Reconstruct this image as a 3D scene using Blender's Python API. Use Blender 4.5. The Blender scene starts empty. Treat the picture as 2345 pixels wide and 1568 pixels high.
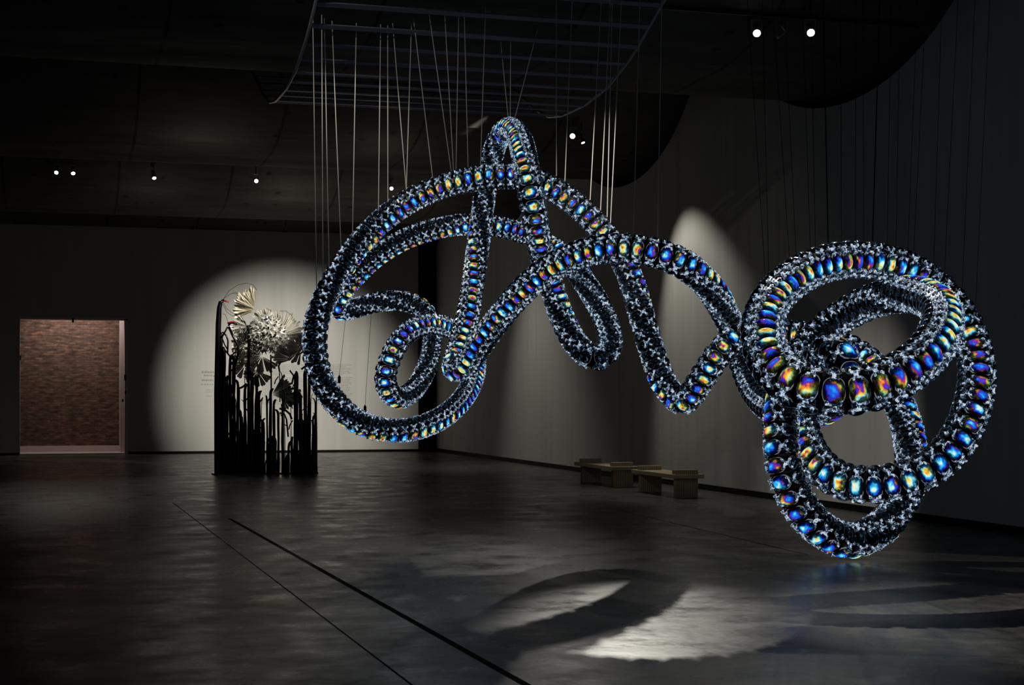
import bpy, math, random
import numpy as np
from mathutils import Vector

R_ = random.Random(7)
sc = bpy.context.scene
COL = sc.collection

# ------------------------------------------------------------------ camera
F, TH, HOR, CH = 3600.0, math.radians(16.0), 910.0, 1.7
ST, CT = math.sin(TH), math.cos(TH)
cd = bpy.data.cameras.new('camera')
cam = bpy.data.objects.new('camera', cd); COL.objects.link(cam)
cam.location = (0, 0, CH)
cam.rotation_euler = (math.pi / 2, 0, -TH)
cd.sensor_width = 36.0
cd.lens = F * 36.0 / 2345.0
cd.shift_y = (HOR - 784.0) / 2345.0
cd.clip_end = 200
sc.camera = cam

# ------------------------------------------------------------------ world, exposure
w = bpy.data.worlds.new('world'); sc.world = w; w.use_nodes = True
w.node_tree.nodes['Background'].inputs[0].default_value = (0.62, 0.74, 1.0, 1)
w.node_tree.nodes['Background'].inputs[1].default_value = 0.066
sc.view_settings.view_transform = 'Standard'
sc.view_settings.look = 'None'
sc.view_settings.exposure = 0.0
sc.view_settings.gamma = 1.0
sc.view_settings.use_curve_mapping = False

WARM = (1.0, 0.95, 0.84)
# every lamp: name, position, aim, beam (degrees), softness, watts, lamp radius, label
XW, YW = 11.42, 48.5
LAMPS = [
    # pair at the far left, one next to them, then one above the black thicket and one behind the arch
    ('spotlight', (-0.10, 38.0, 6.96), (-1.5, 30.0, 0.0), 46, .9, 90, .045, 'bright ceiling spotlight, left one of the pair at the far left'),
    ('spotlight', (0.26, 38.0, 6.96), (1.2, 31.0, 0.0), 46, .9, 90, .045, 'bright ceiling spotlight, right one of the pair at the far left'),
    ('spotlight', (2.10, 38.0, 6.93), (3.2, 33.0, 0.0), 40, .9, 120, .045, 'bright single ceiling spotlight above the gap between brick doorway and black sculpture'),
    ('spotlight', (4.30, 36.0, 6.62), (6.6, 48.5, 1.95), 36, .85, 7000, .045, 'bright starry ceiling spotlight over the black sculpture with the silver fans'),
    ('spotlight', (7.85, 38.2, 6.88), (11.3, 37.0, .4), 74, .95, 420, .045, 'small ceiling spotlight peeking over the left arch of the tube'),
    ('spotlight', (9.42, 28.6, 6.72), (1.9, 15.6, 0.0), 36, .9, 160, .05, 'ceiling spotlight by the wall arch to the right of the tube peak, brighter of two'),
    ('spotlight', (9.62, 28.7, 6.66), (11.4, 26.7, 1.6), 66, .6, 420, .035, 'small ceiling spotlight touching a brighter one to the right of the tube peak'),
    ('spotlight', (8.98, 19.4, 6.62), (5.8, 10.4, 0.0), 34, .95, 90, .05, 'round white ceiling spotlight, left lamp of the trio at the upper right'),
    ('spotlight', (9.62, 19.1, 6.60), (7.0, 9.6, 0.0), 34, .95, 90, .05, 'round white ceiling spotlight, right lamp of the trio at the upper right'),
]
# bodiless spots added to throw the floor patches and light wall, cables and fans
OFF = [
    ((4.8, 37.2, 6.5), (5.0, 13.15, 0.0), 6.2, .8, 3000),
    ((9.5, 26.2, 7.2), (4.2, 10.45, 0.0), 11, .8, 1500),
    ((7.9, 17.2, 7.2), (7.0, 10.9, 0.0), 24, .8, 1900),
    ((-0.2, 26.9, 7.2), (8.8, 14.4, 0.0), 11, .8, 3800),
    ((8.8, 26.7, 6.9), (1.9, 15.7, 0.0), 26, .8, 620),
    ((2.7, 18.6, 6.95), (7.1, 24.6, 0.0), 34, .8, 130),
    ((3.2, 16.2, 7.2), (11.4, 21.7, .6), 24, .7, 1300),
    ((0.3, 17.0, 7.3), (4.0, 20.3, 5.2), 44, .9, 150),
    ((8.2, 27.7, 7.3), (4.4, 35.0, 3.8), 13, .6, 4200),
    ((9.6, 30.5, 6.9), (11.2, 33.5, 0.0), 60, .9, 110),
]
for i, (nm, p, a, beam, soft, wt, r, lb) in enumerate(LAMPS):
    ld = bpy.data.lights.new('spot_beam', 'SPOT'); ld.energy = wt; ld.spot_size = math.radians(beam)
    ld.spot_blend = soft; ld.shadow_soft_size = .035; ld.color = WARM
    lo = bpy.data.objects.new('spot_beam', ld); COL.objects.link(lo)
    d = (Vector(a) - Vector(p)).normalized()
    lo.location = Vector(p) + d * 0.10
    lo.rotation_euler = d.to_track_quat('-Z', 'Y').to_euler()
for i, (p, a, beam, soft, wt) in enumerate(OFF):
    ld = bpy.data.lights.new('added_beam', 'SPOT'); ld.energy = wt; ld.spot_size = math.radians(beam)
    ld.spot_blend = soft; ld.shadow_soft_size = .04; ld.color = WARM
    lo = bpy.data.objects.new('added_beam', ld); COL.objects.link(lo)
    d = (Vector(a) - Vector(p)).normalized()
    lo.location = p; lo.rotation_euler = d.to_track_quat('-Z', 'Y').to_euler()
# unseen point lights added to brighten the concrete, standing in for lamp spill
for p, e_ in (((5.4, 38.6, 5.6), 11), ((2.2, 38.6, 5.6), 5), ((8.2, 38.6, 5.6), 7), ((2.6, 29.8, 5.5), 6), ((6.0, 29.8, 5.5), 5)):
    ld = bpy.data.lights.new('added_fill', 'POINT'); ld.energy = e_; ld.shadow_soft_size = .08; ld.color = (1, .9, .76)
    lo = bpy.data.objects.new('added_fill', ld); COL.objects.link(lo); lo.location = p
# corridor lamp behind the brick doorway
ld = bpy.data.lights.new('corridor_light', 'AREA'); ld.energy = 46; ld.size = 2.2; ld.size_y = .3; ld.shape = 'RECTANGLE'
ld.color = (1.0, .86, .78)
lo = bpy.data.objects.new('corridor_light', ld); COL.objects.link(lo); lo.location = (.3, 49.05, 4.6)
lo.rotation_euler = (math.radians(18), 0, 0)

# ------------------------------------------------------------------ helpers
def at(x, y, d):
    u = (x - 1172.5) / F
    return np.array((d * (ST + CT * u), d * (CT - ST * u), CH + d * (HOR - y) / F))
def at_floor(x, y): return at(x, y, F * CH / (y - HOR))
def at_Y(x, y, Y): return at(x, y, Y / (CT - ST * (x - 1172.5) / F))
def at_X(x, y, X): return at(x, y, X / (ST + CT * (x - 1172.5) / F))

class MB:
    def __init__(s): s.v = []; s.f = []; s.m = []; s.at = []
    def add(s, vs, fs, m=0, at=None):
        o = len(s.v); s.v += [tuple(map(float, p)) for p in vs]
        s.f += [tuple(i + o for i in f) for f in fs]; s.m += [m] * len(fs)
        s.at += (at if at is not None else [(0, 0, 0)] * len(vs))
    def box(s, a, b, m=0):
        (x0, y0, z0), (x1, y1, z1) = a, b
        s.add([(x0,y0,z0),(x1,y0,z0),(x1,y1,z0),(x0,y1,z0),(x0,y0,z1),(x1,y0,z1),(x1,y1,z1),(x0,y1,z1)],
              [(0,3,2,1),(4,5,6,7),(0,1,5,4),(1,2,6,5),(2,3,7,6),(3,0,4,7)], m)
    def obox(s, c, t, b, n, ht, hb, hn, m=0):
        c = np.array(c); vs = []
        for k in (-1, 1):
            for i, j in ((-1,-1),(1,-1),(1,1),(-1,1)):
                vs.append(c + t*ht*i + b*hb*j + n*hn*k)
        s.add(vs, [(0,3,2,1),(4,5,6,7),(0,1,5,4),(1,2,6,5),(2,3,7,6),(3,0,4,7)], m)
    def tube(s, pts, rs, n=8, m=0, cap=True):
        pts = [np.array(p, float) for p in pts]
        if not hasattr(rs, '__len__'): rs = [rs] * len(pts)
        up = None; rings = []
        for i, p in enumerate(pts):
            t = pts[min(i+1, len(pts)-1)] - pts[max(i-1, 0)]; t /= np.linalg.norm(t) + 1e-9
            if up is None:
                up = np.array((0, 0, 1.0)) if abs(t[2]) < .9 else np.array((1.0, 0, 0))
            b = np.cross(t, up); b /= np.linalg.norm(b) + 1e-9; up = np.cross(b, t)
            rings.append([p + rs[i] * (math.cos(a) * b + math.sin(a) * up) for a in [2*math.pi*k/n for k in range(n)]])
        vs = [q for r in rings for q in r]; fs = []
        for i in range(len(pts)-1):
            for k in range(n):
                fs.append((i*n+k, i*n+(k+1)%n, (i+1)*n+(k+1)%n, (i+1)*n+k))
        if cap: fs += [tuple(range(n))[::-1], tuple((len(pts)-1)*n+k for k in range(n))]
        s.add(vs, fs, m)
    def build(s, name, mats, parent=None, loc=None, smooth=False, lp=False):
        me = bpy.data.meshes.new(name)
        off = np.array(loc if loc is not None else (0, 0, 0), float)
        me.from_pydata([tuple(np.array(v) - off) for v in s.v], [], s.f)
        for m in (mats if isinstance(mats, (list, tuple)) else [mats]): me.materials.append(m)
        me.polygons.foreach_set('material_index', s.m)
        if smooth: me.polygons.foreach_set('use_smooth', [True] * len(s.f))
        if lp:
            a = me.attributes.new('lp', 'FLOAT_VECTOR', 'POINT')
            a.data.foreach_set('vector', [c for v in s.at for c in v])
        me.update()
        o = bpy.data.objects.new(name, me); COL.objects.link(o)
        if parent is not None: o.parent = parent
        elif loc is not None: o.location = loc
        return o
def tag(o, label=None, cat=None, group=None, kind=None):
    if label: o['label'] = label
    if cat: o['category'] = cat
    if group: o['group'] = group
    if kind: o['kind'] = kind
    return o
def empty(name, loc, label, cat, group=None):
    o = bpy.data.objects.new(name, None); COL.objects.link(o); o.location = loc; o.empty_display_size = .2
    return tag(o, label, cat, group)

def mat(name, base=(.5,.5,.5), rough=.6, metal=0, spec=.5, emis=None, es=0, build=None):
    m = bpy.data.materials.new(name); m.use_nodes = True
    b = m.node_tree.nodes['Principled BSDF']
    b.inputs['Base Color'].default_value = (*base, 1); b.inputs['Roughness'].default_value = rough
    b.inputs['Metallic'].default_value = metal; b.inputs['Specular IOR Level'].default_value = spec
    if emis:
        b.inputs['Emission Color'].default_value = (*emis, 1); b.inputs['Emission Strength'].default_value = es
    if build: build(m.node_tree, b)
    return m
class NT:
    def __init__(s, nt): s.nt = nt
    def n(s, t, **k):
        o = s.nt.nodes.new(t)
        for a, v in k.items(): setattr(o, a, v)
        return o
    def l(s, a, b): s.nt.links.new(a, b)
    def val(s, v, inp):
        if hasattr(v, 'bl_idname') or hasattr(v, 'is_output'): s.l(v, inp)
        else: inp.default_value = v
    def math(s, op, a, b=0.0, c=None, clamp=False):
        o = s.n('ShaderNodeMath', operation=op, use_clamp=clamp); s.val(a, o.inputs[0]); s.val(b, o.inputs[1])
        if c is not None: s.val(c, o.inputs[2])
        return o.outputs[0]
    def noise(s, vec, scale, detail=3, rough=.5):
        o = s.n('ShaderNodeTexNoise'); s.l(vec, o.inputs['Vector']); o.inputs['Scale'].default_value = scale
        o.inputs['Detail'].default_value = detail; o.inputs['Roughness'].default_value = rough
        return o.outputs['Fac']
    def ramp(s, fac, stops, interp='LINEAR'):
        o = s.n('ShaderNodeValToRGB'); s.l(fac, o.inputs[0]); o.color_ramp.interpolation = interp
        e = o.color_ramp.elements
        while len(e) < len(stops): e.new(.5)
        for i, (p, c) in enumerate(stops):
            e[i].position = p; e[i].color = (*c, 1) if len(c) == 3 else c
        return o.outputs[0]
    def maprange(s, v, a, b, c=0, d=1):
        o = s.n('ShaderNodeMapRange', clamp=True); s.l(v, o.inputs[0])
        for i, q in enumerate((a, b, c, d)): o.inputs[i+1].default_value = q
        return o.outputs[0]
    def scalevec(s, vec, sx, sy, sz):
        o = s.n('ShaderNodeMapping'); s.l(vec, o.inputs[0]); o.inputs['Scale'].default_value = (sx, sy, sz); return o.outputs[0]
def g(v): return (v, v, v)

def f_floor(nt, b):
    N = NT(nt); pos = N.n('ShaderNodeNewGeometry').outputs['Position']
    big = N.noise(pos, .35, 4, .6); fine = N.noise(pos, 5.0, 5, .65)
    mix = N.math('MULTIPLY_ADD', fine, .45, N.math('MULTIPLY', big, .6))
    N.l(N.ramp(mix, [(.3, (.028,.029,.029)), (.5, (.055,.054,.051)), (.72, (.10,.096,.086))]), b.inputs['Base Color'])
    N.l(N.maprange(N.noise(pos, 1.6, 4, .7), .3, .7, .20, .46), b.inputs['Roughness'])
    bp = N.n('ShaderNodeBump'); bp.inputs['Strength'].default_value = .22; bp.inputs['Distance'].default_value = .02
    N.l(N.noise(pos, 3.2, 3, .6), bp.inputs['Height']); N.l(bp.outputs[0], b.inputs['Normal'])
def f_wall(nt, b):
    N = NT(nt); pos = N.n('ShaderNodeNewGeometry').outputs['Position']
    st = N.noise(N.scalevec(pos, 1, 1.3, .05), 2.5, 3, .6)
    N.l(N.ramp(st, [(.3, (.40,.395,.375)), (.7, (.47,.465,.44))]), b.inputs['Base Color'])
def f_ceil(nt, b):
    N = NT(nt); pos = N.n('ShaderNodeNewGeometry').outputs['Position']
    big = N.noise(N.scalevec(pos, .5, 2.0, 1), 1.2, 5, .7)
    vo = N.n('ShaderNodeTexVoronoi', feature='F1'); N.l(pos, vo.inputs['Vector']); vo.inputs['Scale'].default_value = 1.7
    sp = N.maprange(vo.outputs['Distance'], .10, .16, .45, 1)
    seam = N.n('ShaderNodeSeparateXYZ'); N.l(pos, seam.inputs[0])
    sm = N.maprange(N.math('ABSOLUTE', N.math('SUBTRACT', N.math('FRACT', N.math('MULTIPLY', seam.outputs[0], .38)), .5)), .006, .014, .45, 1)
    k = N.math('MULTIPLY', N.math('MULTIPLY', sp, sm), N.maprange(big, .3, .7, .6, 1.1))
    mx = N.n('ShaderNodeMixRGB', blend_type='MULTIPLY'); mx.inputs[0].default_value = 1
    mx.inputs[1].default_value = (.12,.112,.10,1); N.l(k, mx.inputs[2]); N.l(mx.outputs[0], b.inputs['Base Color'])
def f_brick(nt, b):
    N = NT(nt); pos = N.n('ShaderNodeNewGeometry').outputs['Position']
    mp = N.n('ShaderNodeSeparateXYZ'); N.l(pos, mp.inputs[0]); cb = N.n('ShaderNodeCombineXYZ')
    N.l(mp.outputs[0], cb.inputs[0]); N.l(mp.outputs[2], cb.inputs[1])
    br = N.n('ShaderNodeTexBrick'); N.l(cb.outputs[0], br.inputs['Vector'])
    br.inputs['Scale'].default_value = 1.0; br.inputs['Brick Width'].default_value = .22; br.inputs['Row Height'].default_value = .068
    br.inputs['Mortar Size'].default_value = .008; br.inputs['Color1'].default_value = (.21,.125,.09,1)
    br.inputs['Color2'].default_value = (.10,.062,.048,1); br.inputs['Mortar'].default_value = (.10,.075,.065,1)
    nz = N.noise(N.scalevec(cb.outputs[0], 4.5, 14, 1), 1, 2, .5)
    mx = N.n('ShaderNodeMixRGB', blend_type='MULTIPLY'); mx.inputs[0].default_value = 1; N.l(br.outputs[0], mx.inputs[1])
    N.l(N.ramp(nz, [(.3, g(.5)), (.6, g(1.1)), (.75, (1.9,1.7,1.6))]), mx.inputs[2]); N.l(mx.outputs[0], b.inputs['Base Color'])
def f_wood(nt, b):
    N = NT(nt); pos = N.n('ShaderNodeNewGeometry').outputs['Position']
    s = N.n('ShaderNodeSeparateXYZ'); N.l(pos, s.inputs[0])
    gr = N.maprange(N.math('ABSOLUTE', N.math('SUBTRACT', N.math('FRACT', N.math('MULTIPLY', s.outputs[0], 28)), .5)), .30, .42, 1, .35)
    mx = N.n('ShaderNodeMixRGB', blend_type='MULTIPLY'); mx.inputs[0].default_value = 1; mx.inputs[1].default_value = (.42,.34,.22,1)
    N.l(gr, mx.inputs[2]); N.l(mx.outputs[0], b.inputs['Base Color'])
def f_plank(nt, b):
    N = NT(nt); pos = N.n('ShaderNodeNewGeometry').outputs['Position']
    N.l(N.ramp(N.noise(N.scalevec(pos, 14, 1, 14), 2, 3), [(.3, (.38,.31,.2)), (.7, (.48,.4,.26))]), b.inputs['Base Color'])
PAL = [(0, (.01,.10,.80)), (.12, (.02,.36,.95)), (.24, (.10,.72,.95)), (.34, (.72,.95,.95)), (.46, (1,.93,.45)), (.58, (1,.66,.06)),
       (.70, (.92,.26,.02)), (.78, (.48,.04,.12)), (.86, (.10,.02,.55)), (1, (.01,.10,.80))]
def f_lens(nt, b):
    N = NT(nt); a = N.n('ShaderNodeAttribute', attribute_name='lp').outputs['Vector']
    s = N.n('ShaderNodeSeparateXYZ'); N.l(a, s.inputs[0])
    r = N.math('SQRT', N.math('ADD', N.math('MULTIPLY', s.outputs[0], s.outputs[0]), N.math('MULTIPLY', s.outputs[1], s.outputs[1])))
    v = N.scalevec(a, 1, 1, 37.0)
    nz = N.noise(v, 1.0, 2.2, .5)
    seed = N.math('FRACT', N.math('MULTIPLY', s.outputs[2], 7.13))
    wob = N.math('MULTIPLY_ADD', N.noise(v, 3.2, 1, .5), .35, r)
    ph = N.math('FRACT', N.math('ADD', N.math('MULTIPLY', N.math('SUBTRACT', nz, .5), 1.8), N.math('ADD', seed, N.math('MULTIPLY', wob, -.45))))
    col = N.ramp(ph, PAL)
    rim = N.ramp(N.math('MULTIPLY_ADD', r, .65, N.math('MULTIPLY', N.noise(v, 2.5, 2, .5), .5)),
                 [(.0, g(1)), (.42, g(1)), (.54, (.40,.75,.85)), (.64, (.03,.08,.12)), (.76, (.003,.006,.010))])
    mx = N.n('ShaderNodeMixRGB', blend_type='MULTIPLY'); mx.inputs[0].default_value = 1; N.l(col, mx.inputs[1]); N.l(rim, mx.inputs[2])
    line = N.maprange(N.math('ABSOLUTE', N.math('SUBTRACT', r, .93)), .0, .035, .22, 0)  # highlight along the lens rim, painted as emission
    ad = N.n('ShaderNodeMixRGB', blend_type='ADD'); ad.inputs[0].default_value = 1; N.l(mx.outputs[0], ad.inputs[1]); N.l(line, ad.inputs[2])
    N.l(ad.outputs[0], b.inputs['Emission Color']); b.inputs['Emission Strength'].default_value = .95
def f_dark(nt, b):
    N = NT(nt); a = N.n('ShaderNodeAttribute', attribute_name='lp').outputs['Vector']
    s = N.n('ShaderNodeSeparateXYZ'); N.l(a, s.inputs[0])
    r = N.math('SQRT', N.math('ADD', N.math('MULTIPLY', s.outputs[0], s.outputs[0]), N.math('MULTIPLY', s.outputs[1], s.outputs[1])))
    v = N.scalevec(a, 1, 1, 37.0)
    c = N.ramp(N.noise(v, 3.0, 3, .6), [(.54, g(0)), (.62, (.01,.025,.05)), (.70, (.12,.2,.32)), (.78, (.5,.6,.72))])  # small bluish highlights put into the emission
    line = N.maprange(N.math('ABSOLUTE', N.math('SUBTRACT', r, .93)), .0, .03, .10, 0)  # rim highlight painted in as well
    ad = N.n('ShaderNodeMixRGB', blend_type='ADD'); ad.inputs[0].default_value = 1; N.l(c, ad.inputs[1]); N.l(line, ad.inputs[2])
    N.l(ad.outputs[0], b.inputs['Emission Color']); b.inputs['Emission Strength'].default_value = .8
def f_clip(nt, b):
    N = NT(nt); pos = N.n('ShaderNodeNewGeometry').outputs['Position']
    c = N.ramp(N.noise(pos, 24, 3, .8), [(.42, (.001,.003,.006)), (.48, (.03,.06,.11)), (.53, (.25,.38,.55)), (.58, (.74,.86,1.0))])  # emitted bright and dark patches stand in for light caught from inside
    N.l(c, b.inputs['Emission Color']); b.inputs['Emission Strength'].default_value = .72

M = dict(
    floor=mat('polished_concrete', rough=.3, build=f_floor),
    wall=mat('wall_paint', rough=.85, spec=.2, build=f_wall),
    ceil=mat('ceiling_concrete', rough=.8, spec=.2, build=f_ceil),
    black=mat('shade_black', (.004,.004,.004), .7, spec=.1),  # shade put into colour: void, corner slot and wall-foot gaps
    groove=mat('floor_joint', (.006,.006,.006), .8, spec=.05),
    brick=mat('brick', rough=.85, spec=.2, build=f_brick),
    pink=mat('pale_pinkish_paint', (.62,.50,.49), .7),
    wood=mat('ribbed_wood', rough=.7, spec=.3, build=f_wood),
    plank=mat('pale_wood', rough=.7, spec=.3, build=f_plank),
    lens=mat('coloured_lens', (.01,.012,.016), .08, spec=.7, build=f_lens),
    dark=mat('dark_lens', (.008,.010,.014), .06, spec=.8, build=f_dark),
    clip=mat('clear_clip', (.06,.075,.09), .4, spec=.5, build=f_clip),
    rib=mat('black_rib', (.006,.007,.009), .18, spec=.8),
    core=mat('core_black', (.003,.003,.004), .5, spec=.3),
    cable=mat('steel_cable', (.85,.83,.78), .5, .1),
    dcable=mat('black_cable', (.01,.01,.01), .6),
    slat=mat('blue_grey_slat', (.20,.22,.28), .5),
    stem=mat('black_gloss', (.003,.003,.003), .25, spec=.4),
    silver=mat('silver_film', (.86,.84,.78), .25, .45),
    cream=mat('cream_film', (.85,.80,.66), .4, .15),
    redm=mat('red_plastic', (.45,.01,.015), .35),
    lampb=mat('lamp_body', (.03,.03,.032), .5),
    lampg=mat('lamp_glass', (1,1,1), .3, emis=(1,.98,.93), es=14.0),
    rim=mat('lamp_rim', (.5,.5,.48), .3, .5),
    ink=mat('grey_ink', (.17,.17,.16), .8),
    inkd=mat('dark_ink', (.02,.02,.02), .8),
    edge=mat('edge_tube', (.34,.35,.38), .35, .3),
)
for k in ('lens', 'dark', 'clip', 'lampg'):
    M[k].cycles.emission_sampling = 'NONE'

# ------------------------------------------------------------------ the room
def struct(name, mb, m, smooth=False):
    o = mb.build(name, m, smooth=smooth); o['kind'] = 'structure'; return o
XL = -22.0
b = MB(); b.box((XL - .3, -3, -.3), (XW + .6, 60, 0)); struct('floor', b, M['floor'])
# wall-top scallops (depth, height) on the right wall and the shells .35 m above them
S1 = [(2196,0),(2147,67),(2102,125),(2058,165),(2013,207),(1968,236),(1924,252),(1870,257),(1812,245),(1777,227)]
S2 = [(1578,217),(1550,281),(1523,330),(1478,379),(1447,406),(1402,420),(1367,412),(1347,401)]
p1 = [at_X(x, y, XW)[1:] for x, y in S1]; p2 = [at_X(x, y, XW)[1:] for x, y in S2]
PER = float(p2[-1][0] - p1[-1][0])
LIP = float(p1[-1][0])                                    # depth of the first lip
def base_profile():
    a = [(float(p[0]) + PER, float(p[1])) for p in p1] + [(float(p[0]), float(p[1])) for p in p2]
    ys = np.array([q[0] for q in a]) - (LIP + PER); zs = np.array([q[1] for q in a])
    c = np.polyfit(ys, zs, 4)
    return lambda t: float(np.polyval(c, t))
prof0 = base_profile()
def scallop(t):                                           # t: depth measured from the lip, -PER..0
    if t < -5.9:
        e = (-5.9 - t) / (PER - 5.9); z0 = prof0(-5.9)
        return z0 + 2.6 * (1 - math.sqrt(max(0, 1 - e * e))) + (prof0(-5.9) - prof0(-5.8)) * 10 * (-5.9 - t) * .9
    return prof0(t)
TT = [-PER + PER * (i / 36) for i in range(37)]
Z_LIP = 6.66
def shell(t): return scallop(t) + .30 + (Z_LIP - scallop(0) - .30) * max(0, 1 + t / 2.0)
def shell_z(Y):
    k = math.ceil((Y - LIP) / PER); return shell(Y - LIP - k * PER)
b = MB()
for k in range(-2, 4):
    L = LIP + k * PER
    ys = [(L + t, shell(t)) for t in TT]
    prof = ys + [(y, z + .28) for y, z in ys[::-1]]
    n = len(prof)
    vs = [(XL, y, z) for y, z in prof] + [(XW + 1.2, y, z) for y, z in prof]
    m = len(ys)
    fs = [(i, i+1, n+i+1, n+i) for i in range(n-1)] + [(n-1, 0, n, 2*n-1)]
    b.add(vs, fs)
    zt = shell(-PER) + .3
    b.box((XL, L + .02, Z_LIP + .2), (XW + 1.2, L + .2, zt + .3))     # upright behind each lip
ceil = struct('ceiling', b, M['ceil'])
# right wall with the scalloped top
b = MB()
for k in range(-2, 4):
    L = LIP + k * PER
    for i in range(36):
        t0, t1 = TT[i], TT[i+1]
        y0, y1 = L + t0, L + t1
        if y0 < -3 or y0 > YW: continue
        y1 = min(y1, YW)
        z0, z1 = scallop(t0), scallop(t1)
        b.add([(XW,y0,0),(XW,y1,0),(XW,y1,z1),(XW,y0,z0),(XW+.18,y0,0),(XW+.18,y1,0),(XW+.18,y1,z1),(XW+.18,y0,z0)],
              [(0,1,2,3),(4,7,6,5),(3,2,6,7)])
struct('wall_right', b, M['wall'])
# black sheet stands in for the dark void behind the wall's scalloped edge
b = MB(); b.box((XW + 1.2, -3, 0), (XW + 1.3, 52, 13)); struct('wall_void', b, M['black'])
# back wall with the doorway
DX0, DX1 = -1.17, 1.83
DZ = float(at_Y(160, 729, YW)[2])
GX0, GX1 = float(at_Y(958, 800, YW)[0]), float(at_Y(998, 800, YW)[0])
b = MB()
b.box((XL, YW, 0), (DX0, YW + .3, 9.5)); b.box((DX0, YW, DZ), (DX1, YW + .3, 9.5)); b.box((DX1, YW, 0), (GX0, YW + .3, 9.5))
struct('wall_back', b, M['wall'])
b = MB(); b.box((GX0, YW + .02, 0), (XW + 1.2, YW + .1, 9.5)); struct('trim_dark_slot', b, M['black'])  # black panel stands in for the darkness of the corner slot
b = MB(); b.box((GX0, YW - .02, .0), (GX0 + .03, YW + .1, 7.2)); struct('trim_2', b, M['black'])
b = MB(); b.box((XL - .3, -3, 0), (XL, 60, 13)); struct('wall_left', b, M['wall'])
b = MB(); b.box((-6, YW + 1.75, 0), (6, YW + 1.95, 5)); struct('wall_corridor', b, M['brick'])
b = MB(); b.box((-6, YW + .3, 4.9), (6, YW + 1.75, 5.0)); struct('ceiling_corridor', b, M['wall'])
b = MB(); b.box((DX0 - .5, YW + .3, 0.001), (DX1 + .5, YW + 1.75, .03)); struct('floor_corridor', b, M['pink'])
b = MB(); b.box((DX1 - .10, YW + 1.1, .03), (DX1 + .5, YW + 1.7, 4.88)); struct('wall_corridor_return', b, M['pink'])
b = MB()
b.box((DX1 - .005, YW - .02, 0), (DX1 + .09, YW + .32, DZ)); b.box((DX0 - .02, YW - .02, DZ - .03), (DX1 + .09, YW + .32, DZ + .04))
struct('trim_3', b, M['pink'])
b = MB(); b.box((XL, YW - .02, 0), (DX0 - .02, YW - .001, .075)); b.box((DX1 + .1, YW - .02, 0), (GX0, YW - .001, .075)); struct('shadow_gap_back', b, M['black'])  # black strip drawn for the shadow in the gap under the wall
b = MB(); b.box((XW - .02, -3, 0), (XW - .001, YW, .10)); struct('shadow_gap_right', b, M['black'])  # same painted shadow gap along the right wall
b = MB(); b.box((-6, YW + 1.72, .03), (6, YW + 1.749, .22)); struct('baseboard_corridor', b, M['pink'])
# joints of the concrete floor
def joint(name, x0, y0, x1, y1, wd):
    b = MB(); b.add([(x0-wd, y0, .002), (x0+wd, y0, .002), (x1+wd, y1, .002), (x1-wd, y1, .002)], [(0,1,2,3)]); struct(name, b, M['groove'])
q = at_floor
a, c = q(525, 1187), q(1262, 1600); joint('trim_4', a[0], a[1], c[0], c[1], .027)
a, c = q(395, 1150), q(985, 1600); joint('trim_5', a[0], a[1], c[0], c[1], .006)
a, c = q(1395, 1163), q(1850, 1270); joint('trim_6', a[0], a[1], c[0], c[1], .008)
# door furniture
def small(name, x, y, w_, h_, label, cat, m=None):
    p = at_Y(x, y, YW - .03); b = MB(); b.box((p[0]-w_/2, YW-.06, p[2]-h_/2), (p[0]+w_/2, YW-.021, p[2]+h_/2))
    b.box((p[0]-w_*.3, YW-.075, p[2]-h_*.2), (p[0]+w_*.3, YW-.06, p[2]+h_*.2))
    return tag(b.build(name, m or M['stem'], loc=None), label, cat)
small('door_controller', 287, 864, .07, .17, 'black upright box on the right frame of the brick doorway', 'wall box')
small('door_switch', 287, 898, .045, .09, 'small black switch below the upright box on the right door frame', 'switch')
small('door_catch', 281, 917, .05, .08, 'little dark catch lowest on the right door frame', 'latch')
small('door_closer', 167, 733, .06, .13, 'small dark closer hanging at the middle of the door head', 'door closer')
small('wall_bracket', 47, 819, .03, .13, 'small dark bracket on the wall at the left edge of the brick doorway', 'bracket')

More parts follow.
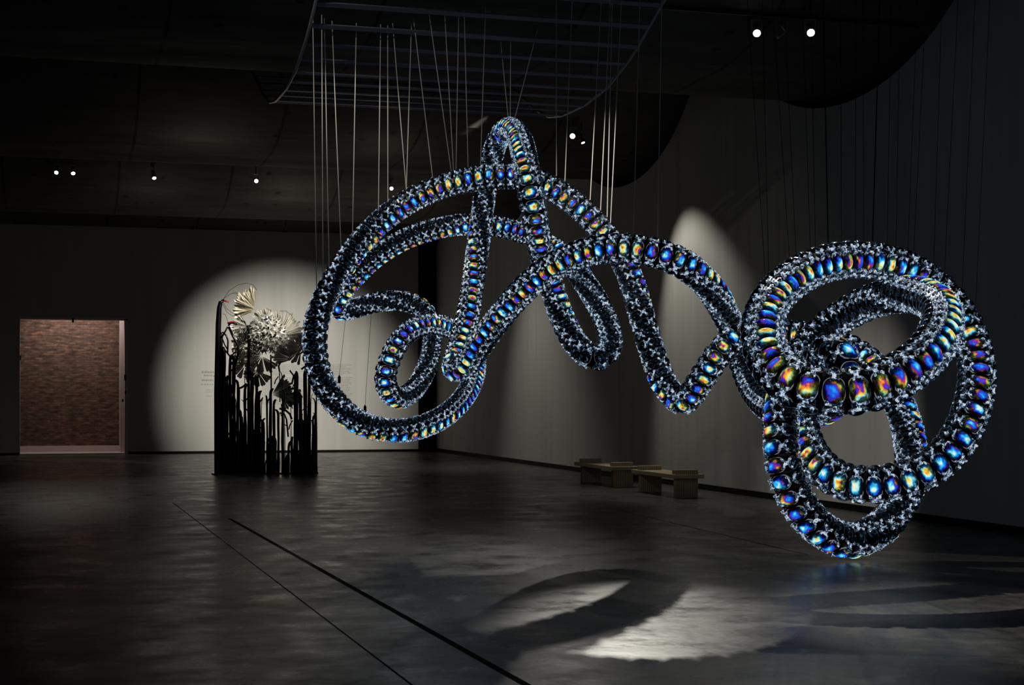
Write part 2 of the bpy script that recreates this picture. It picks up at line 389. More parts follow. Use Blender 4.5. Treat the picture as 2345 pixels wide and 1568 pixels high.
# ------------------------------------------------------------------ the big ribbed tube: (x, y, width, colour side x, y, towards viewer)
D = .36
PATH = [
 (1700,768,65,-.1,-.3,1),(1650,805,66,-.2,-.2,1),(1608,866,65,.1,.1,1),(1565,920,63,0,.4,1),(1522,880,62,-.7,.3,.5),(1492,800,62,-.6,.1,-.8),
 (1470,725,61,.6,0,-.8),(1450,655,60,.7,-.1,.7),(1428,598,60,.4,0,1),(1392,545,60,0,.1,1),(1330,478,60,-.1,.15,1),(1262,430,59,-.1,.3,1),(1195,405,58,0,-.1,1),
 (1110,407,60,0,-.1,1),(1020,424,58,0,.2,1),(932,463,57,.1,.5,1),(860,518,57,.4,.7,.6),(800,588,58,.7,.6,.1),(752,665,59,.8,.2,-.6),
 (724,740,60,.3,0,-1),(722,815,60,0,0,-1),(742,882,60,-.3,.3,-1),(785,940,58,-.5,.8,.15),(842,975,57,-.2,.8,.5),(912,986,57,0,.6,.7),(980,972,56,.2,.5,1),
 (1037,938,54,.4,.4,1),(1076,888,51,.4,.2,1),(1090,832,48,.3,0,1),(1073,782,46,.2,0,1),(1035,752,47,0,0,1),(980,742,50,0,0,1),(925,768,52,0,-.1,1),
 (890,830,53,.0,0,1),(884,882,52,0,.3,1),(912,912,51,0,.8,.2),(952,888,49,.5,.5,-.6),(982,828,47,0,0,-1),(990,765,46.5,0,0,-1),(972,712,46,.5,-.6,.3),
 (925,689,46,0,-1,-.4),(860,692,47,0,0,-1),(800,709,48,0,.6,-.7),(772,702,49,.1,.7,.7),(795,655,49,.4,.7,.5),(855,592,49,.4,.8,.2),(930,546,49,.2,.9,.15),
 (1010,521,49,0,.8,.4),(1080,513,50,0,.3,1),(1150,521,50,0,0,1),(1208,537,50,0,0,1),(1262,565,51,0,0,1),(1312,610,53,.4,-.4,.3),(1355,672,56,.5,0,-.7),
 (1388,735,58,0,0,-1),(1397,792,60,0,0,-1),(1368,820,61,0,0,-1),(1325,795,60,.5,-.5,-.6),(1290,735,58,.9,-.2,.2),(1268,670,58,.3,0,1),(1250,612,58,.2,0,1),
 (1236,560,60,0,0,1),(1224,490,63,0,0,1),(1211,420,64,-.1,0,1),(1200,355,60,-.4,0,1),(1188,312,57,-.4,-.1,1),(1165,294,54,-.3,-.2,.8),(1140,320,51,.5,.3,-.7),
 (1126,365,50,0,0,-1),(1116,412,50.5,0,0,-1),(1109,455,52,-.3,0,-1),(1100,520,53.5,-.9,0,.3),(1090,600,54,-.2,0,1),(1080,670,55,.1,0,1),(1068,735,56,.3,0,1),
 (1050,800,57,.0,0,1),(1040,842,58,.1,.5,1),(1064,838,60,.2,0,1),(1102,785,62,-.2,-.2,1),(1146,725,63,-.1,-.1,1),(1197,665,65,.1,.2,1),(1262,612,67,.1,.2,1),(1340,578,69,0,.2,1),
 (1420,568,71,0,.1,1),(1500,579,72,0,.1,1),(1570,607,71,.2,-.1,1),(1625,657,69,.6,-.4,.5),(1661,718,66,.8,-.2,-.5),(1688,785,60,0,0,-1),(1706,850,61,0,0,-1),
 (1738,910,65,0,0,-1),(1785,945,70,0,.4,-1),(1845,945,77,.2,.8,.4),(1900,925,85,.4,.2,1),(1935,872,88,.2,0,1),(1925,818,85,.2,0,1),(1885,812,82,0,0,-1),(1858,860,80,0,0,-1),
 (1843,925,79,-.3,0,-.4),(1838,985,82,-.3,.2,.9),(1862,1048,86,-.1,.2,1),(1915,1095,88,0,.2,1),(1985,1110,90,0,.15,1),(2060,1100,91,0,.1,1),(2128,1072,91,0,0,1),
 (2185,1020,91,0,0,1),(2220,950,90,0,0,1),(2236,880,88,0,0,1),(2232,805,86,-.2,0,1),(2200,727,84,-.3,.1,1),(2145,660,83,-.2,.2,1),(2068,612,84,0,.2,1),(1970,594,87,0,.2,1),
 (1880,606,90,0,.2,1),(1803,648,93,.1,.1,1),(1757,705,97,.0,0,1),(1746,768,102,0,0,1),(1767,830,108,0,-.1,1),(1812,873,112,0,0,1),(1872,894,114,0,0,1),(1940,897,115,0,0,1),
 (2010,882,114,0,0,1),(2080,846,112,0,0,1),(2138,792,107,0,0,1),(2160,735,100,.1,-.1,1),(2142,692,93,0,-.4,1),(2085,673,87,0,-.9,.2),(2012,684,82,0,0,-1),(1946,714,79,0,0,-1),
 (1888,755,78,0,0,-1),(1842,802,79,0,0,-1),(1813,855,81,-.5,0,-.6),(1796,910,83,-.9,0,.1),(1789,970,86,-.8,0,.5),(1790,1030,87,-.7,0,.6),(1803,1095,87,-.6,.1,.7),(1834,1162,87,-.5,.3,.8),
 (1882,1213,86,-.3,.6,.7),(1942,1237,85,0,.8,.3),(2005,1218,83,.5,.6,-.5),(2052,1168,81,0,0,-1),(2082,1105,79,.6,0,-.6),(2087,1045,77,.7,0,.6),(2078,982,75,.5,0,1),(2058,920,72,.1,0,1),
 (2020,860,70,0,0,1),(1975,817,68,0,.1,1),(1920,787,67,0,.2,1),(1860,770,66,0,.2,1),(1800,763,65,0,.2,1),(1748,763,64,0,0,1)]
E3 = np.array((ST, CT, 0.)); RT = np.array((CT, -ST, 0.)); UP = np.array((0, 0, 1.))
n = len(PATH)
wpx = np.array([p[2] for p in PATH], float)
for _ in range(2): wpx = (np.roll(wpx, 1) + 2 * wpx + np.roll(wpx, -1)) / 4
DEP = 20.0 * (60.0 / wpx) ** .6                            # the tube swells towards the near knot, thins towards the far loops
P = np.array([at(p[0], p[1], DEP[i]) for i, p in enumerate(PATH)])
RC = wpx * DEP / F / 2
NR = np.array([p[3] * RT - p[4] * UP - p[5] * E3 for p in PATH])
def cr(A, i, t):
    a, b_, c, d = A[(i-1) % n], A[i % n], A[(i+1) % n], A[(i+2) % n]
    return .5 * (2*b_ + (c-a)*t + (2*a-5*b_+4*c-d)*t*t + (-a+3*b_-3*c+d)*t**3)
SUB = 12
dense = np.array([cr(P, i, k / SUB) for i in range(n) for k in range(SUB)])
dn = np.array([NR[i] * (1 - k / SUB) + NR[(i+1) % n] * k / SUB for i in range(n) for k in range(SUB)])
dr = np.array([RC[i] * (1 - k / SUB) + RC[(i+1) % n] * k / SUB for i in range(n) for k in range(SUB)])
for _ in range(10): dense = (np.roll(dense, 1, 0) + 2 * dense + np.roll(dense, -1, 0)) / 4
seg = np.linalg.norm(np.roll(dense, -1, 0) - dense, axis=1); cum = np.concatenate([[0], np.cumsum(seg)]); LEN = cum[-1]
wgt = seg / (.80 * dr); cw = np.concatenate([[0], np.cumsum(wgt)])       # pitch of the segments follows the local radius
NSEG = int(round(cw[-1]))
NF = NSEG * 4                                              # fine frames: 4 per segment
def sample(A, s):                                          # s: 0..1 along the segment count
    s = (s % 1.0) * cw[-1]; i = np.searchsorted(cw, s, side='right') - 1; i = min(i, len(dense) - 1)
    t = (s - cw[i]) / wgt[i]; return A[i] * (1-t) + A[(i+1) % len(dense)] * t
CP = np.array([sample(dense, k / NF) for k in range(NF)])
RD = np.array([sample(dr, k / NF) for k in range(NF)])
for _ in range(6): RD = (np.roll(RD, 1) + 2 * RD + np.roll(RD, -1)) / 4
TG = np.roll(CP, -1, 0) - np.roll(CP, 1, 0); TG /= np.linalg.norm(TG, axis=1)[:, None]
# twist: follow a parallel-transported frame and smooth the angle of the coloured row in it
pt = [None] * NF; u = np.cross(TG[0], UP); u /= np.linalg.norm(u); pt[0] = u
for k in range(1, NF):
    u = u - TG[k] * u.dot(TG[k]); u /= np.linalg.norm(u); pt[k] = u
ang = []
for k in range(NF):
    v = sample(dn, k / NF); v = v - TG[k] * v.dot(TG[k]); v /= np.linalg.norm(v) + 1e-9
    ang.append(math.atan2(v.dot(np.cross(TG[k], pt[k])), v.dot(pt[k])))
ang = np.unwrap(ang)
for _ in range(30):
    e = ang.copy(); ang[1:-1] = (e[:-2] + 2*e[1:-1] + e[2:]) / 4
NN = np.array([pt[k] * math.cos(ang[k]) + np.cross(TG[k], pt[k]) * math.sin(ang[k]) for k in range(NF)])
BB = np.cross(TG, NN)
print('tube length', LEN, 'segments', NSEG, 'lowest', (CP[:, 2] - RD).min(), 'radii', RD.min(), RD.max())

def lens(mb, c, t, b_, nn, a, w_, h, seed):
    rs = (0.0, .3, .55, .78, .92, 1.0); na = 14
    vs = [c + nn * h]; at_ = [(0, 0, seed)]
    for r in rs[1:]:
        for k in range(na):
            p = 2*math.pi*k/na; cx, sx = math.cos(p), math.sin(p)
            ex = math.copysign(abs(cx)**.8, cx); ey = math.copysign(abs(sx)**.8, sx)
            vs.append(c + t*a*r*ex + b_*w_*r*ey + nn*h*(math.sqrt(max(0, 1-r*r*.98)) - .28*(r*ey)**2)); at_.append((r*cx, r*sx, seed))
    for k in range(na):
        p = 2*math.pi*k/na
        vs.append(c + t*a*.8*math.cos(p) + b_*w_*.8*math.sin(p) - nn*h*.9); at_.append((1.3*math.cos(p), 1.3*math.sin(p), seed))
    fs = [(0, 1+k, 1+(k+1) % na) for k in range(na)]
    for j in range(len(rs)-1):
        o = 1 + j*na
        fs += [(o+k, o+na+k, o+na+(k+1) % na, o+(k+1) % na) for k in range(na)]
    mb.add(vs, fs, 0, at_)
def clip(mb, c, t, b_, nn, s, R):
    # hourglass plate lying across the joint between two lenses, two cross bars and four studs
    hw = R * .31; we, wm = s * .34, s * .13
    prof = [(-we, -hw), (we, -hw), (we*.85, -hw*.62), (wm, -hw*.3), (wm, hw*.3), (we*.85, hw*.62), (we, hw), (-we, hw), (-we*.85, hw*.62), (-wm, hw*.3), (-wm, -hw*.3), (-we*.85, -hw*.62)]
    th = R * .045; vs = []
    for z in (-th, th):
        for x, y in prof: vs.append(c + t*x + b_*y + nn*(z - .35*y*y/R))
    m = len(prof)
    fs = [(0,11,2,1), (11,10,3,2), (10,9,4,3), (9,8,5,4), (8,7,6,5)]
    fs2 = [tuple(i+m for i in f[::-1]) for f in fs]
    fs3 = [(i, (i+1) % m, m+(i+1) % m, m+i) for i in range(m)]
    mb.add(vs, fs + fs2 + fs3)
    for y in (-.55, 0, .55):
        mb.obox(c + b_*hw*y + nn*th*1.4, t, b_, nn, (we if y else wm)*.9, hw*.09, th*.8)
    for x in (-.8, .8):
        for y in (-.85, .85):
            mb.obox(c + t*we*x + b_*hw*y + nn*th*1.2, t, b_, nn, s*.055, s*.055, th*1.2)
def ring(mb, c, t, nn, b_, R, th):
    # eight-sided lobed rib plate between two segments
    k8 = 16; vs = []
    for z in (-th, th):
        for k in range(k8):
            a = 2*math.pi*k/k8; rr = R * (.86 + .05*math.cos(4*a))
            vs.append(c + t*z + nn*rr*math.cos(a) + b_*rr*math.sin(a))
        for k in range(k8):
            a = 2*math.pi*k/k8; rr = R * .55
            vs.append(c + t*z + nn*rr*math.cos(a) + b_*rr*math.sin(a))
    fs = []
    for k in range(k8):
        k2 = (k+1) % k8; o = 2*k8
        fs += [(k, k2, k8+k2, k8+k), (o+k, o+k8+k, o+k8+k2, o+k2), (k, o+k, o+k2, k2)]
    mb.add(vs, fs, 0)

sculpt = empty('ribbed_tube_sculpture', (6.0, 15.0, 0), 'huge knotted ribbed tube of glossy lenses glowing in rainbow colours, hanging from ceiling cables', 'sculpture')
OFFS = -np.array((6.0, 15.0, 0.))
def part(mb, name, m, parent=sculpt, smooth=False, lp=False):
    o = mb.build(name, m, parent, smooth=smooth, lp=lp)
    if parent is sculpt: o.location = OFFS
    return o
depth = (CP[::4] @ E3)
order = set(np.argsort(depth)[:100].tolist())
rest_l, rest_d, rest_c, rest_r = MB(), MB(), MB(), MB()
RR = random.Random(3)
for i in range(NSEG):
    k = i * 4
    c, t, nn, bb = CP[k], TG[k], NN[k], BB[k]
    near = i in order; RAD = RD[k]; SP = .80 * RAD
    rg = MB() if near else rest_r
    k2 = (k + 2) % NF
    ring(rg, CP[k2], TG[k2], NN[k2], BB[k2], RAD, SP * .09)
    if near: seg_o = part(rg, 'tube_segment', M['rib'])
    for j in range(4):
        a = j * math.pi / 2; dn_ = nn*math.cos(a) + bb*math.sin(a); db = np.cross(t, dn_)
        # local arc length on this side of the bend
        q0, q1 = (k-2) % NF, (k+2) % NF
        e0 = CP[q0] + RAD*.8*(NN[q0]*math.cos(a) + BB[q0]*math.sin(a)); e1 = CP[q1] + RAD*.8*(NN[q1]*math.cos(a) + BB[q1]*math.sin(a))
        sl = float(np.clip(np.linalg.norm(e1 - e0), SP*.35, SP*1.9))
        mb = MB() if near else (rest_l if j == 0 else rest_d)
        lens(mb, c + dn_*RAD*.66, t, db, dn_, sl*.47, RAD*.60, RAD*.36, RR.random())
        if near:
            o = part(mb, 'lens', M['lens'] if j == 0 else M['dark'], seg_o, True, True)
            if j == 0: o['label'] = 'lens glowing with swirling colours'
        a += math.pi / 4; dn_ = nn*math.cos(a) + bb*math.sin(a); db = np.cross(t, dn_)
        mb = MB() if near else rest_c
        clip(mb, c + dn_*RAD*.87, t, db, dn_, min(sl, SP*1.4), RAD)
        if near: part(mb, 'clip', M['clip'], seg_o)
for mb, nm, m, lp in ((rest_l, 'coloured_lens', M['lens'], True), (rest_d, 'dark_lens', M['dark'], True), (rest_c, 'connecting_clip', M['clip'], False), (rest_r, 'rib_plate', M['rib'], False)):
    o = part(mb, nm, m, smooth=lp, lp=lp); o['kind'] = 'stuff'
b = MB()
NQ = NF // 2; vs = []
for k in range(NQ):
    for q_ in range(8):
        a = 2*math.pi*q_/8; vs.append(CP[k*2] + RD[k*2]*.56*(NN[k*2]*math.cos(a) + BB[k*2]*math.sin(a)))
fs = [(k*8+q_, k*8+(q_+1) % 8, ((k+1) % NQ)*8+(q_+1) % 8, ((k+1) % NQ)*8+q_) for k in range(NQ) for q_ in range(8)]
b.add(vs, fs); part(b, 'core_tube', M['core'])

# ------------------------------------------------------------------ suspension cables
proj = np.stack([1172.5 + F*(CP @ RT)/(CP @ E3), HOR - F*(CP[:, 2]-CH)/(CP @ E3)], 1)
def cable(xt, yt, xb, yb, r, m, name, label, cat, group, near_only=True):
    dd = np.hypot(proj[:, 0]-xb, proj[:, 1]-yb); k = int(np.argmin(dd + (CP @ E3)*1.0))
    bot = CP[k] + UP*RD[k]*1.0; dp = float(CP[k] @ E3)
    if dd[k] > 60: bot = at(xb, yb, 22.0); dp = 22.0
    zt = (HOR - yt) / F * dp + CH
    top = at(xt, yt, dp)
    dirv = (top - bot) / max(1e-3, (top[2] - bot[2]))
    z = bot[2]
    for _ in range(400):
        z += .02
        yy = float((bot + dirv*(z-bot[2]))[1]); ym = (yy - LIP) % PER
        if ym < .25 and z > Z_LIP + .12: break
        if z >= shell_z(float((bot + dirv*(z-bot[2]))[1])) - .03: break
    top = bot + dirv*(z-bot[2])
    b = MB(); b.tube([bot, top], r, 5)
    o = b.build(name, m, loc=tuple(bot)); tag(o, label, cat, group)
    return o
BRIGHT = [(744,90,750,660),(762,90,778,615),(815,110,818,590),(871,120,876,520),(888,180,891,500),(940,130,936,470),(960,150,977,405),(1005,190,1022,390),
          (1048,180,1037,388),(1067,180,1065,385),(917,270,914,440),(1155,180,1157,272),(1169,180,1171,270),(1197,200,1196,280),(1274,100,1284,425),(1304,160,1306,430),
          (1389,190,1380,520),(1398,180,1398,540),(1414,190,1408,545),(1463,90,1450,540),(1362,270,1362,490),(1514,90,1508,560),(738,300,740,690),(720,300,722,735),
          (1103,300,1100,390),(1028,200,1030,395)]
ORD = ['leftmost', 'second', 'third', 'fourth', 'fifth', 'sixth', 'seventh', 'eighth', 'ninth', 'tenth', 'eleventh', 'twelfth', 'thirteenth', 'fourteenth', 'fifteenth', 'sixteenth',
       'seventeenth', 'eighteenth', 'nineteenth', 'twentieth', 'twenty-first', 'twenty-second', 'twenty-third', 'twenty-fourth', 'twenty-fifth', 'rightmost']
for i, c_ in enumerate(sorted(BRIGHT, key=lambda c: c[2])):
    cable(*c_, .0062, M['cable'], 'suspension_cable', 'thin silver cable, %s%s, hanging from the ceiling to the tube' % (ORD[i], '' if i in (0, 25) else ' from the left'), 'cable', 'silver cables above the left half of the tube')
FAINT = [(1718,100,1722,700),(1748,100,1750,690),(1775,100,1775,600),(1800,100,1801,600),(1840,80,1841,590),(1858,80,1860,590),(1925,80,1926,560),(1960,80,1961,555),
         (1976,80,1978,560),(2040,80,2042,560),(2060,80,2062,565),(2098,80,2100,570),(2117,80,2119,580),(2155,70,2170,620),(2190,80,2191,650),(2230,60,2228,720),(2265,40,2262,800)]
for i, c_ in enumerate(FAINT):
    cable(*c_, .0026, M['dcable'], 'suspension_cable', 'very thin dark wire, %s, running up from the right-hand knot' % ('rightmost' if i == 16 else ORD[i] + ('' if i == 0 else ' from the left')), 'cable', 'dark wires above the right-hand knot')
cable(1885,0,1883,560,.007, M['dcable'], 'suspension_cable', 'thick black cable rising from the top of the knot, left one of two', 'cable', 'thick black cables above the knot')
cable(2015,0,1999,560,.007, M['dcable'], 'suspension_cable', 'thick black cable rising from the top of the knot, right one of two', 'cable', 'thick black cables above the knot')
# two wires with small weights hanging into the big left loop
for xt, yt, xb, yb, lb in ((790,705,777,868,'thin wire with a small black weight hanging before the wall text'), (850,700,836,936,'longer thin wire with a tiny black weight inside the big left loop')):
    dd = np.hypot(proj[:, 0]-xt, proj[:, 1]-yt); k = int(np.argmin(dd)); p = CP[k] - UP*RD[k]*.9; dp = float(CP[k] @ E3)
    e = at(xb, yb, dp)
    w_o = empty('hanging_weight', tuple(e), lb, 'weight')
    b = MB(); b.tube([p - e, (0, 0, .05)], .0028, 5); b.build('wire', M['dcable'], w_o)
    b = MB(); b.tube([(0,0,-.06), (0,0,-.045), (0,0,.03), (0,0,.06)], [.012, .022, .022, .006], 8); b.build('weight', M['stem'], w_o)

# ------------------------------------------------------------------ hanging slatted canopy
CXL, CXR = 3.05, 7.5
CPF = [(15.5,8.6),(16.6,7.95),(17.8,7.35),(18.8,6.92),(19.5,6.63),(20.2,6.36),(21.2,6.13),(22.2,6.05),(23.3,6.08),(24.1,6.2),(24.9,6.49),(25.9,6.95),(26.9,7.35)]
can = empty('slatted_canopy', (5.3, 22.2, 6.05), 'large blue-grey slatted canopy sagging from the ceiling between two curved edge tubes', 'canopy')
def cpt(X, p): return (X - 5.3, p[0] - 22.2, p[1] - 6.05)
pp = np.array(CPF); sl = np.concatenate([[0], np.cumsum(np.linalg.norm(np.diff(pp, axis=0), axis=1))])
def cps(s): return (float(np.interp(s, sl, pp[:, 0])), float(np.interp(s, sl, pp[:, 1])))
for X in (CXL, CXR):
    b = MB(); b.tube([cpt(X, cps(s)) for s in np.linspace(0, sl[-1], 40)], .022, 8); b.build('edge_tube', M['edge'], can, smooth=True)
for s in np.linspace(.25, sl[-1]-.1, 26):
    y, z = cps(s); y1, z1 = cps(s+.05); tv = np.array((0, y1-y, z1-z)); tv /= np.linalg.norm(tv)
    b = MB(); b.obox(np.array(cpt((CXL+CXR)/2, (y, z))), np.array((1., 0, 0)), tv, np.cross((1., 0, 0), tv), (CXR-CXL)/2, .045, .008)
    b.build('slat', M['slat'], can)
for X in (CXL + .3, CXR - .3):
    for s in (.15, sl[-1] * .5, sl[-1] - .15):
        y, z = cps(s); zt = shell_z(y)
        if y > LIP and s < sl[-1] - .2: continue
        if zt > z:
            b = MB(); b.tube([cpt(X, (y, z)), cpt(X, (y, zt + .03))], .006, 5); b.build('hanger', M['dcable'], can)

# ------------------------------------------------------------------ ceiling spotlights
TRK = {}
def lampthing(p, a, r, lb):
    p = Vector(p); d = (Vector(a) - p).normalized()
    e = empty('spotlight', tuple(p), lb, 'spotlight', 'ceiling spotlights')
    t = np.array(d); sx = np.cross(t, UP); sx /= np.linalg.norm(sx)
    b = MB(); b.tube([-t*.16, -t*.15, -t*.02, t*.07], [r*.6, r, r, r*1.15], 16); b.build('body', M['lampb'], e, smooth=False)
    b = MB(); b.tube([t*.071, t*.078], r*.98, 16); b.build('glass', M['lampg'], e)
    b = MB()
    for s in (-1, 1): b.obox(sx*s*(r*1.3) + np.array((0, 0, .06)), sx, np.array((0, 1., 0)), UP, .005, .015, .09)
    b.obox(np.array((0, 0, .15)), sx, np.array((0, 1., 0)), UP, r*1.3, .015, .006); b.build('yoke', M['rim'], e)
    zt = shell_z(p.y) - p.z
    b = MB(); b.tube([(0, 0, .15), (0, 0, max(.2, zt + .02))], .010, 8); b.build('stem', M['lampb'], e)
for i, (nm, p, a, beam, soft, wt, r, lb) in enumerate(LAMPS):
    if i == 3: p, a = (4.4, 37.2, 6.8), (5.0, 13.15, 0)        # head turned to the hall; its wall-wash beam is added apart, without a body
    if i == 4: a = (4.5, 16.0, 0)
    lampthing(p, a, r, lb)
# the unlit one between the two upper-right lamps: only its angled bracket catches light
p = at(1790, 72, 21.0); e = empty('spotlight_bracket', tuple(p), 'unlit angled lamp bracket between the two white spotlights at the upper right', 'lamp bracket')
b = MB(); q1, q2, q3 = at(1790, 60, 21.0) - p, at(1800, 72, 21.0) - p, at(1784, 84, 20.95) - p
b.tube([q1, q2], .010, 6); b.tube([q2, q3], .012, 6); b.tube([q3, q3 + (q3-q2)*.2], .022, 8); b.build('arm', M['rim'], e)
b = MB(); b.tube([q1, (q1[0], q1[1], shell_z(p[1]) - p[2] + .02)], .012, 6); b.obox(q1 + np.array((0, 0, .03)), RT, E3, UP, .05, .02, .015); b.build('mount', M['lampb'], e)

# ------------------------------------------------------------------ two benches
def bench(y0, y1, xl, label):
    e = empty('wooden_bench', (xl + .24, (y0+y1)/2, 0), label, 'bench', 'wooden benches by the right wall'); L = np.array((xl + .24, (y0+y1)/2, 0))
    def bx(nm, a, c, m):
        b = MB(); b.box(tuple(np.array(a)-L), tuple(np.array(c)-L)); o = b.build(nm, m, e)
        bv = o.modifiers.new('bevel', 'BEVEL'); bv.width = .005; bv.segments = 1
    bx('seat', (xl - .05, y0 - .06, .33), (xl + .49, y1 + .25, .40), M['plank'])
    for y in (y0, y1 - .12):
        bx('leg', (xl, y, 0), (xl + .40, y + .12, .33), M['wood'])
        bx('raised_block', (xl - .01, y + .02, .40), (xl + .41, y + .16, .475), M['wood'])
bench(27.95, 29.9, 10.0, 'pale ribbed wooden bench farther from the viewer, left of the pair')
bench(24.75, 26.55, 9.98, 'darker ribbed wooden bench nearer the viewer, right of the pair')

# ------------------------------------------------------------------ the black sculpture with silver fans
SD = 34.9
sb = at(610, 1085, SD); SBASE = np.array((sb[0], sb[1], 0.))
bs = empty('black_stem_sculpture', tuple(SBASE), 'tall thicket of glossy black stems topped by silver pleated fans', 'sculpture')
def sp(x, y, dd=0.0):
    p = at(x, y, SD + dd); p = p - SBASE; p[2] = max(p[2], 0.005) if y < 1084 else .005; return p
def stem(pts, wd, nm='stem', m=None, n_=7):
    b = MB(); b.tube([sp(*q_) for q_ in pts], [w_ * SD / F / 2 for w_ in (wd if hasattr(wd, '__len__') else [wd]*len(pts))], n_)
    return b.build(nm, m or M['stem'], bs, smooth=True)
RV = random.Random(21)
def vbar(x, y0, wd, dd=0., y1=1085):
    h = RV.choice((-1, 1)) * RV.uniform(2, 6); pts = []; ws = []
    ns = max(4, int((y1 - y0) / 26)); off = 0
    for i in range(ns + 1):
        f_ = i / ns; off += RV.uniform(-.7, .7); pts.append((x + off, y1 + (y0 + 12 - y1) * f_, dd)); ws.append(wd * RV.uniform(.72, 1.02) * (1 - .18 * f_))
    pts += [(x + off + h*.25, y0 + 5, dd), (x + off + h*.7, y0 + 1, dd), (x + off + h*1.3, y0, dd)]; ws += [wd*.72, wd*.6, wd*.35]
    stem(pts, ws)
# main stems
stem([(497,1085,0),(497,900,0),(500,740,0),(502,705,0),(505,692,0),(513,686,0)], [13,14,13,11,10,4])
for x, y0, wd, dd in ((505,760,10,.05),(512,795,12,-.05),(520,860,10,.1),(529,812,10,.0),(537,815,11,.12),(545,870,9,-.1),(553,940,8,.1),
                      (567,745,8,-.15),(562,880,9,.15),(577,850,12,.0),(586,860,11,.1),(594,895,9,-.1),(600,958,7,.1),(571,900,8,.2),
                      (612,905,6,-.1),(620,890,10,.05),(629,915,9,.15),(637,938,8,-.05),(648,925,9,.1),(660,1010,8,.0),(667,1000,9,.15),
                      (673,858,9,.0),(680,850,8,.12),(689,900,12,-.1),(698,845,12,.05),(707,850,11,.15),(716,950,8,.0),(726,880,5,-.1),(700,1000,30,.2),
                      (505,1000,26,.15),(655,1040,7,-.1),(608,1050,4,.1),(512,930,16,.2),(583,985,20,.2),(626,1000,18,.25),(690,960,20,.25),(533,960,14,.25)):
    vbar(x, y0, wd, dd)
for i in range(46):
    x = RV.uniform(495, 726); y0 = RV.uniform(850, 1030)
    if 605 < x < 615 or 600 < x < 612: y0 = max(y0, 1000)
    vbar(x, y0, RV.uniform(2, 4), RV.uniform(-.2, .3))
for i in range(34):                                        # short links between neighbouring stems
    x = RV.uniform(500, 715); y = RV.uniform(860, 1060); dx = RV.uniform(6, 15) * RV.choice((-1, 1)); dy = RV.uniform(8, 24)
    stem([(x, y, .05), (x + dx*.3, y - dy*.5, .05), (x + dx, y - dy, .05)], RV.uniform(2, 4), 'branch')
# branching arms
for pts, wd in (([(508,772,0),(515,760,0),(521,748,0)],4), ([(523,746,0),(527,740,0),(535,739,0),(542,743,0)],5), ([(524,748,0),(534,770,0),(545,790,0),(546,808,0),(540,830,0),(532,850,0)],6),
                ([(509,760,0),(518,768,0),(522,780,0),(521,810,0)],4), ([(509,775,.05),(515,790,.05),(521,800,.05)],3), ([(509,795,0),(518,805,0),(527,816,0),(533,822,0)],4),
                ([(528,818,0),(536,808,0),(545,802,0)],4), ([(568,770,0),(566,750,0),(560,736,0),(552,734,0)],3), ([(570,750,0),(576,738,0),(583,733,0)],3),
                ([(560,780,0),(564,762,0),(572,755,0),(590,752,0)],2.5), ([(621,905,0),(621,860,0),(620,812,0)],3.5), ([(545,890,0),(555,886,0),(565,878,0)],5),
                ([(640,850,0),(638,838,0),(643,828,0)],4), ([(640,850,0),(641,880,0),(641,920,0)],2.5), ([(668,880,0),(672,862,0),(680,850,0)],4), ([(690,845,0),(700,838,0),(712,842,0),(716,862,0)],5),
                ([(716,880,0),(722,890,0),(727,900,0)],4), ([(596,960,0),(603,968,0),(604,990,0),(603,1085,0)],6), ([(548,950,0),(554,955,0),(556,980,0),(556,1085,0)],5),
                ([(640,945,0),(651,948,0),(656,960,0),(660,1000,0)],4), ([(640,935,0),(655,940,0),(664,948,0),(668,960,0)],5), ([(528,880,0),(535,905,0),(533,940,0)],5)):
    stem(pts, wd, 'branch')
b = MB(); b.box((-1.17, -.12, .0), (1.14, .32, .035)); b.build('base_plate', M['stem'], bs)
stem([(508,686,0),(516,689,0),(524,691,0)], [3,4,3], 'red_tip', M['redm']); stem([(521,740,0),(528,738,0),(537,736,0)], [4,5,3], 'red_tip', M['redm'])
for pts in ([(511,685),(525,665),(545,652),(565,648),(580,652),(588,664)], [(513,683),(530,672),(548,671),(558,676)], [(510,690),(518,705),(530,715),(538,718)], [(510,696),(520,715),(534,724)],
            [(509,718),(516,720),(520,730),(523,740)], [(640,712),(655,712),(668,722)], [(670,760),(684,768),(690,782)], [(672,772),(688,785),(694,800)], [(530,672),(540,668),(546,680)]):
    stem([(x, y, 0) for x, y in pts], .9, 'wire', None, 5)
RF = random.Random(11)
def fan(px, py, r, a0, a1, nb, dd, nm, m, tilt=.5, wfac=1.0):
    """pleated fan: blades radiating from a pivot; a0..a1 screen degrees (0 = right, 90 = up)"""
    b = MB(); p = sp(px, py, dd); R = r * SD / F
    for i in range(nb):
        a = math.radians(a0 + (a1-a0) * (i+.5)/nb); da = math.radians((a1-a0)/nb) * .55 * wfac
        rr = R * RF.uniform(.86, 1.06); z = RF.uniform(-tilt, tilt) * R
        def q_(ang, rad, zz): return p + RT*math.cos(ang)*rad + UP*math.sin(ang)*rad + E3*zz
        v0, v1, v2, v3 = q_(a, R*.06, 0), q_(a-da, rr*.96, z), q_(a, rr*.8, z + R*.12), q_(a+da, rr*.96, z)
        v4 = q_(a, rr*1.05, z - R*.05)
        b.add([v0, v1, v2, v3, v4], [(0,1,2), (0,2,3), (1,4,2), (2,4,3)])
    o = b.build(nm, m, bs); return o
fan(585, 707, 50, 92, 205, 20, 0, 'fan', M['cream'], .35)
fan(583, 712, 47, 100, 200, 18, .12, 'fan', M['cream'], .5)
fan(640, 768, 56, -12, 105, 22, .12, 'fan', M['silver'], .35)
fan(600, 815, 42, 120, 330, 22, .1, 'fan', M['silver'], .5)
fan(622, 904, 50, -20, 62, 12, -.05, 'fan', M['silver'], .3)
fan(640, 898, 42, -75, -10, 8, .05, 'fan', M['silver'], .4)
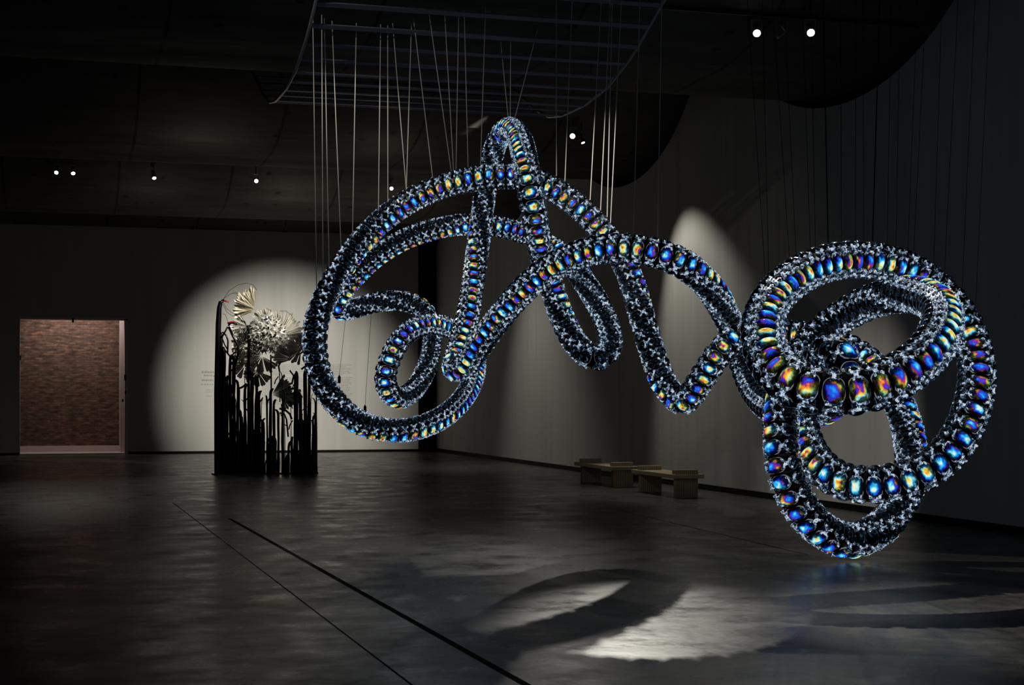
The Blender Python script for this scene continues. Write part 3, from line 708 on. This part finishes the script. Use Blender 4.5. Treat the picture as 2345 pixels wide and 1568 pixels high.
fan(672, 822, 46, 30, 200, 24, .15, 'fan', M['silver'], .6)
fan(690, 800, 36, 60, 260, 18, .05, 'fan', M['silver'], .6)
fan(575, 800, 46, 200, 300, 14, .15, 'fan', M['silver'], .5)
fan(568, 748, 40, 120, 280, 18, .2, 'fan', M['silver'], .5)
fan(562, 790, 34, 90, 270, 16, .2, 'fan', M['silver'], .5)
fan(590, 850, 34, 150, 340, 16, .2, 'fan', M['silver'], .5)
fan(560, 838, 30, 60, 260, 14, .25, 'fan', M['silver'], .5)
fan(668, 905, 24, 180, 420, 12, .1, 'fan', M['silver'], .5)
fan(606, 735, 30, 20, 160, 12, .2, 'fan', M['silver'], .5)
# the round head made of little pleated stars
b = MB(); cc = sp(612, 768, .1); RB = 48 * SD / F
for i in range(130):
    z = 1 - 2*(i+.5)/130; ph = i*2.39996; s_ = math.sqrt(1-z*z); nv = np.array((s_*math.cos(ph), s_*math.sin(ph), z))
    if nv[2] < -.85: continue
    u_ = np.cross(nv, (0, .3, 1.)); u_ /= np.linalg.norm(u_); v_ = np.cross(nv, u_)
    c0 = cc + nv*RB*.86; rr = RB*.24
    vs = [c0]; fs = []
    for k in range(12):
        a = 2*math.pi*k/12; ra = rr*(1.0 if k % 2 else .42)
        vs.append(c0 + (u_*math.cos(a) + v_*math.sin(a))*ra + nv*(RB*.16 if k % 2 else RB*.04))
    fs = [(0, 1+k, 1+(k+1) % 12) for k in range(12)]
    b.add(vs, fs)
b.build('star_head', M['silver'], bs)
b = MB()
for i in range(26):
    a = RF.uniform(0, 6.28); r = RF.uniform(0, .8)*RB; pz = math.sqrt(max(.05, 1-(r/RB)**2))*RB*.97
    c0 = cc + RT*math.cos(a)*r + UP*math.sin(a)*r - E3*pz
    b.tube([c0, c0 - E3*.02], .022, 7)
b.build('stud', M['stem'], bs)['kind'] = 'stuff'

# ------------------------------------------------------------------ lettering on the lit wall: too small to read, set as lines of short strokes
def textblock(name, lines, label, ink, rs):
    b = MB(); p0 = None
    for x0, x1, y, h in lines:
        x = x0
        while x < x1 - .5:
            wl = min(rs.uniform(2.0, 7.0), x1 - x)
            nl = max(1, int(wl / 1.1))
            for j in range(nl):
                xx = x + j * wl / nl; hh = h * rs.choice((.62, .62, .7, 1.0))
                a = at_Y(xx, y, YW - .004); c = at_Y(xx + wl/nl*.62, y - hh, YW - .004)
                b.box((a[0], YW-.006, a[2]), (c[0], YW-.002, c[2]))
            x += wl + 1.0
    return tag(b.build(name, ink), label, 'wall text')
rs = random.Random(5)
L1 = [(462, 490, 854, 6), (467, 487, 861, 5), (462, 489, 872, 5), (460, 489, 881, 2.4), (471, 487, 893, 1.8), (471, 487, 898, 1.4), (471, 486, 907, 1.4)]
textblock('wall_title', L1, 'small grey title lettering on the lit wall left of the black sculpture', M['ink'], rs)
L2 = []
for i in range(7): L2.append((600, (697, 688, 699, 694, 699, 690, 650)[i], 836 + i*3.7, 1.5))
for i in range(17): L2.append((600, 690 + (i*37 % 11), 866 + i*3.7, 1.5))
textblock('wall_text', L2, 'column of small grey text on the wall seen through the black stems', M['ink'], rs)
L3 = []
for i, e_ in enumerate((805, 793, 804, 805, 801, 805, 785)): L3.append((708, e_, 836 + i*3.7, 1.5))
for i in range(17): L3.append((708, (806, 803, 801, 806, 804, 798, 802, 803, 801, 796)[i % 10], 865 + i*3.7, 1.5))
textblock('wall_text', L3, 'column of small grey text on the wall inside the big left tube loop', M['ink'], rs)
# track along the first shell that carries the upper-right lamps
Yt = 19.3; zt = shell_z(Yt)
b = MB(); b.box((2.0, Yt - .02, zt - .06), (XW - .1, Yt + .02, zt - .02))
tag(b.build('lighting_track', M['lampb']), 'thin black lighting track across the ceiling above the upper-right spotlights', 'lighting track')
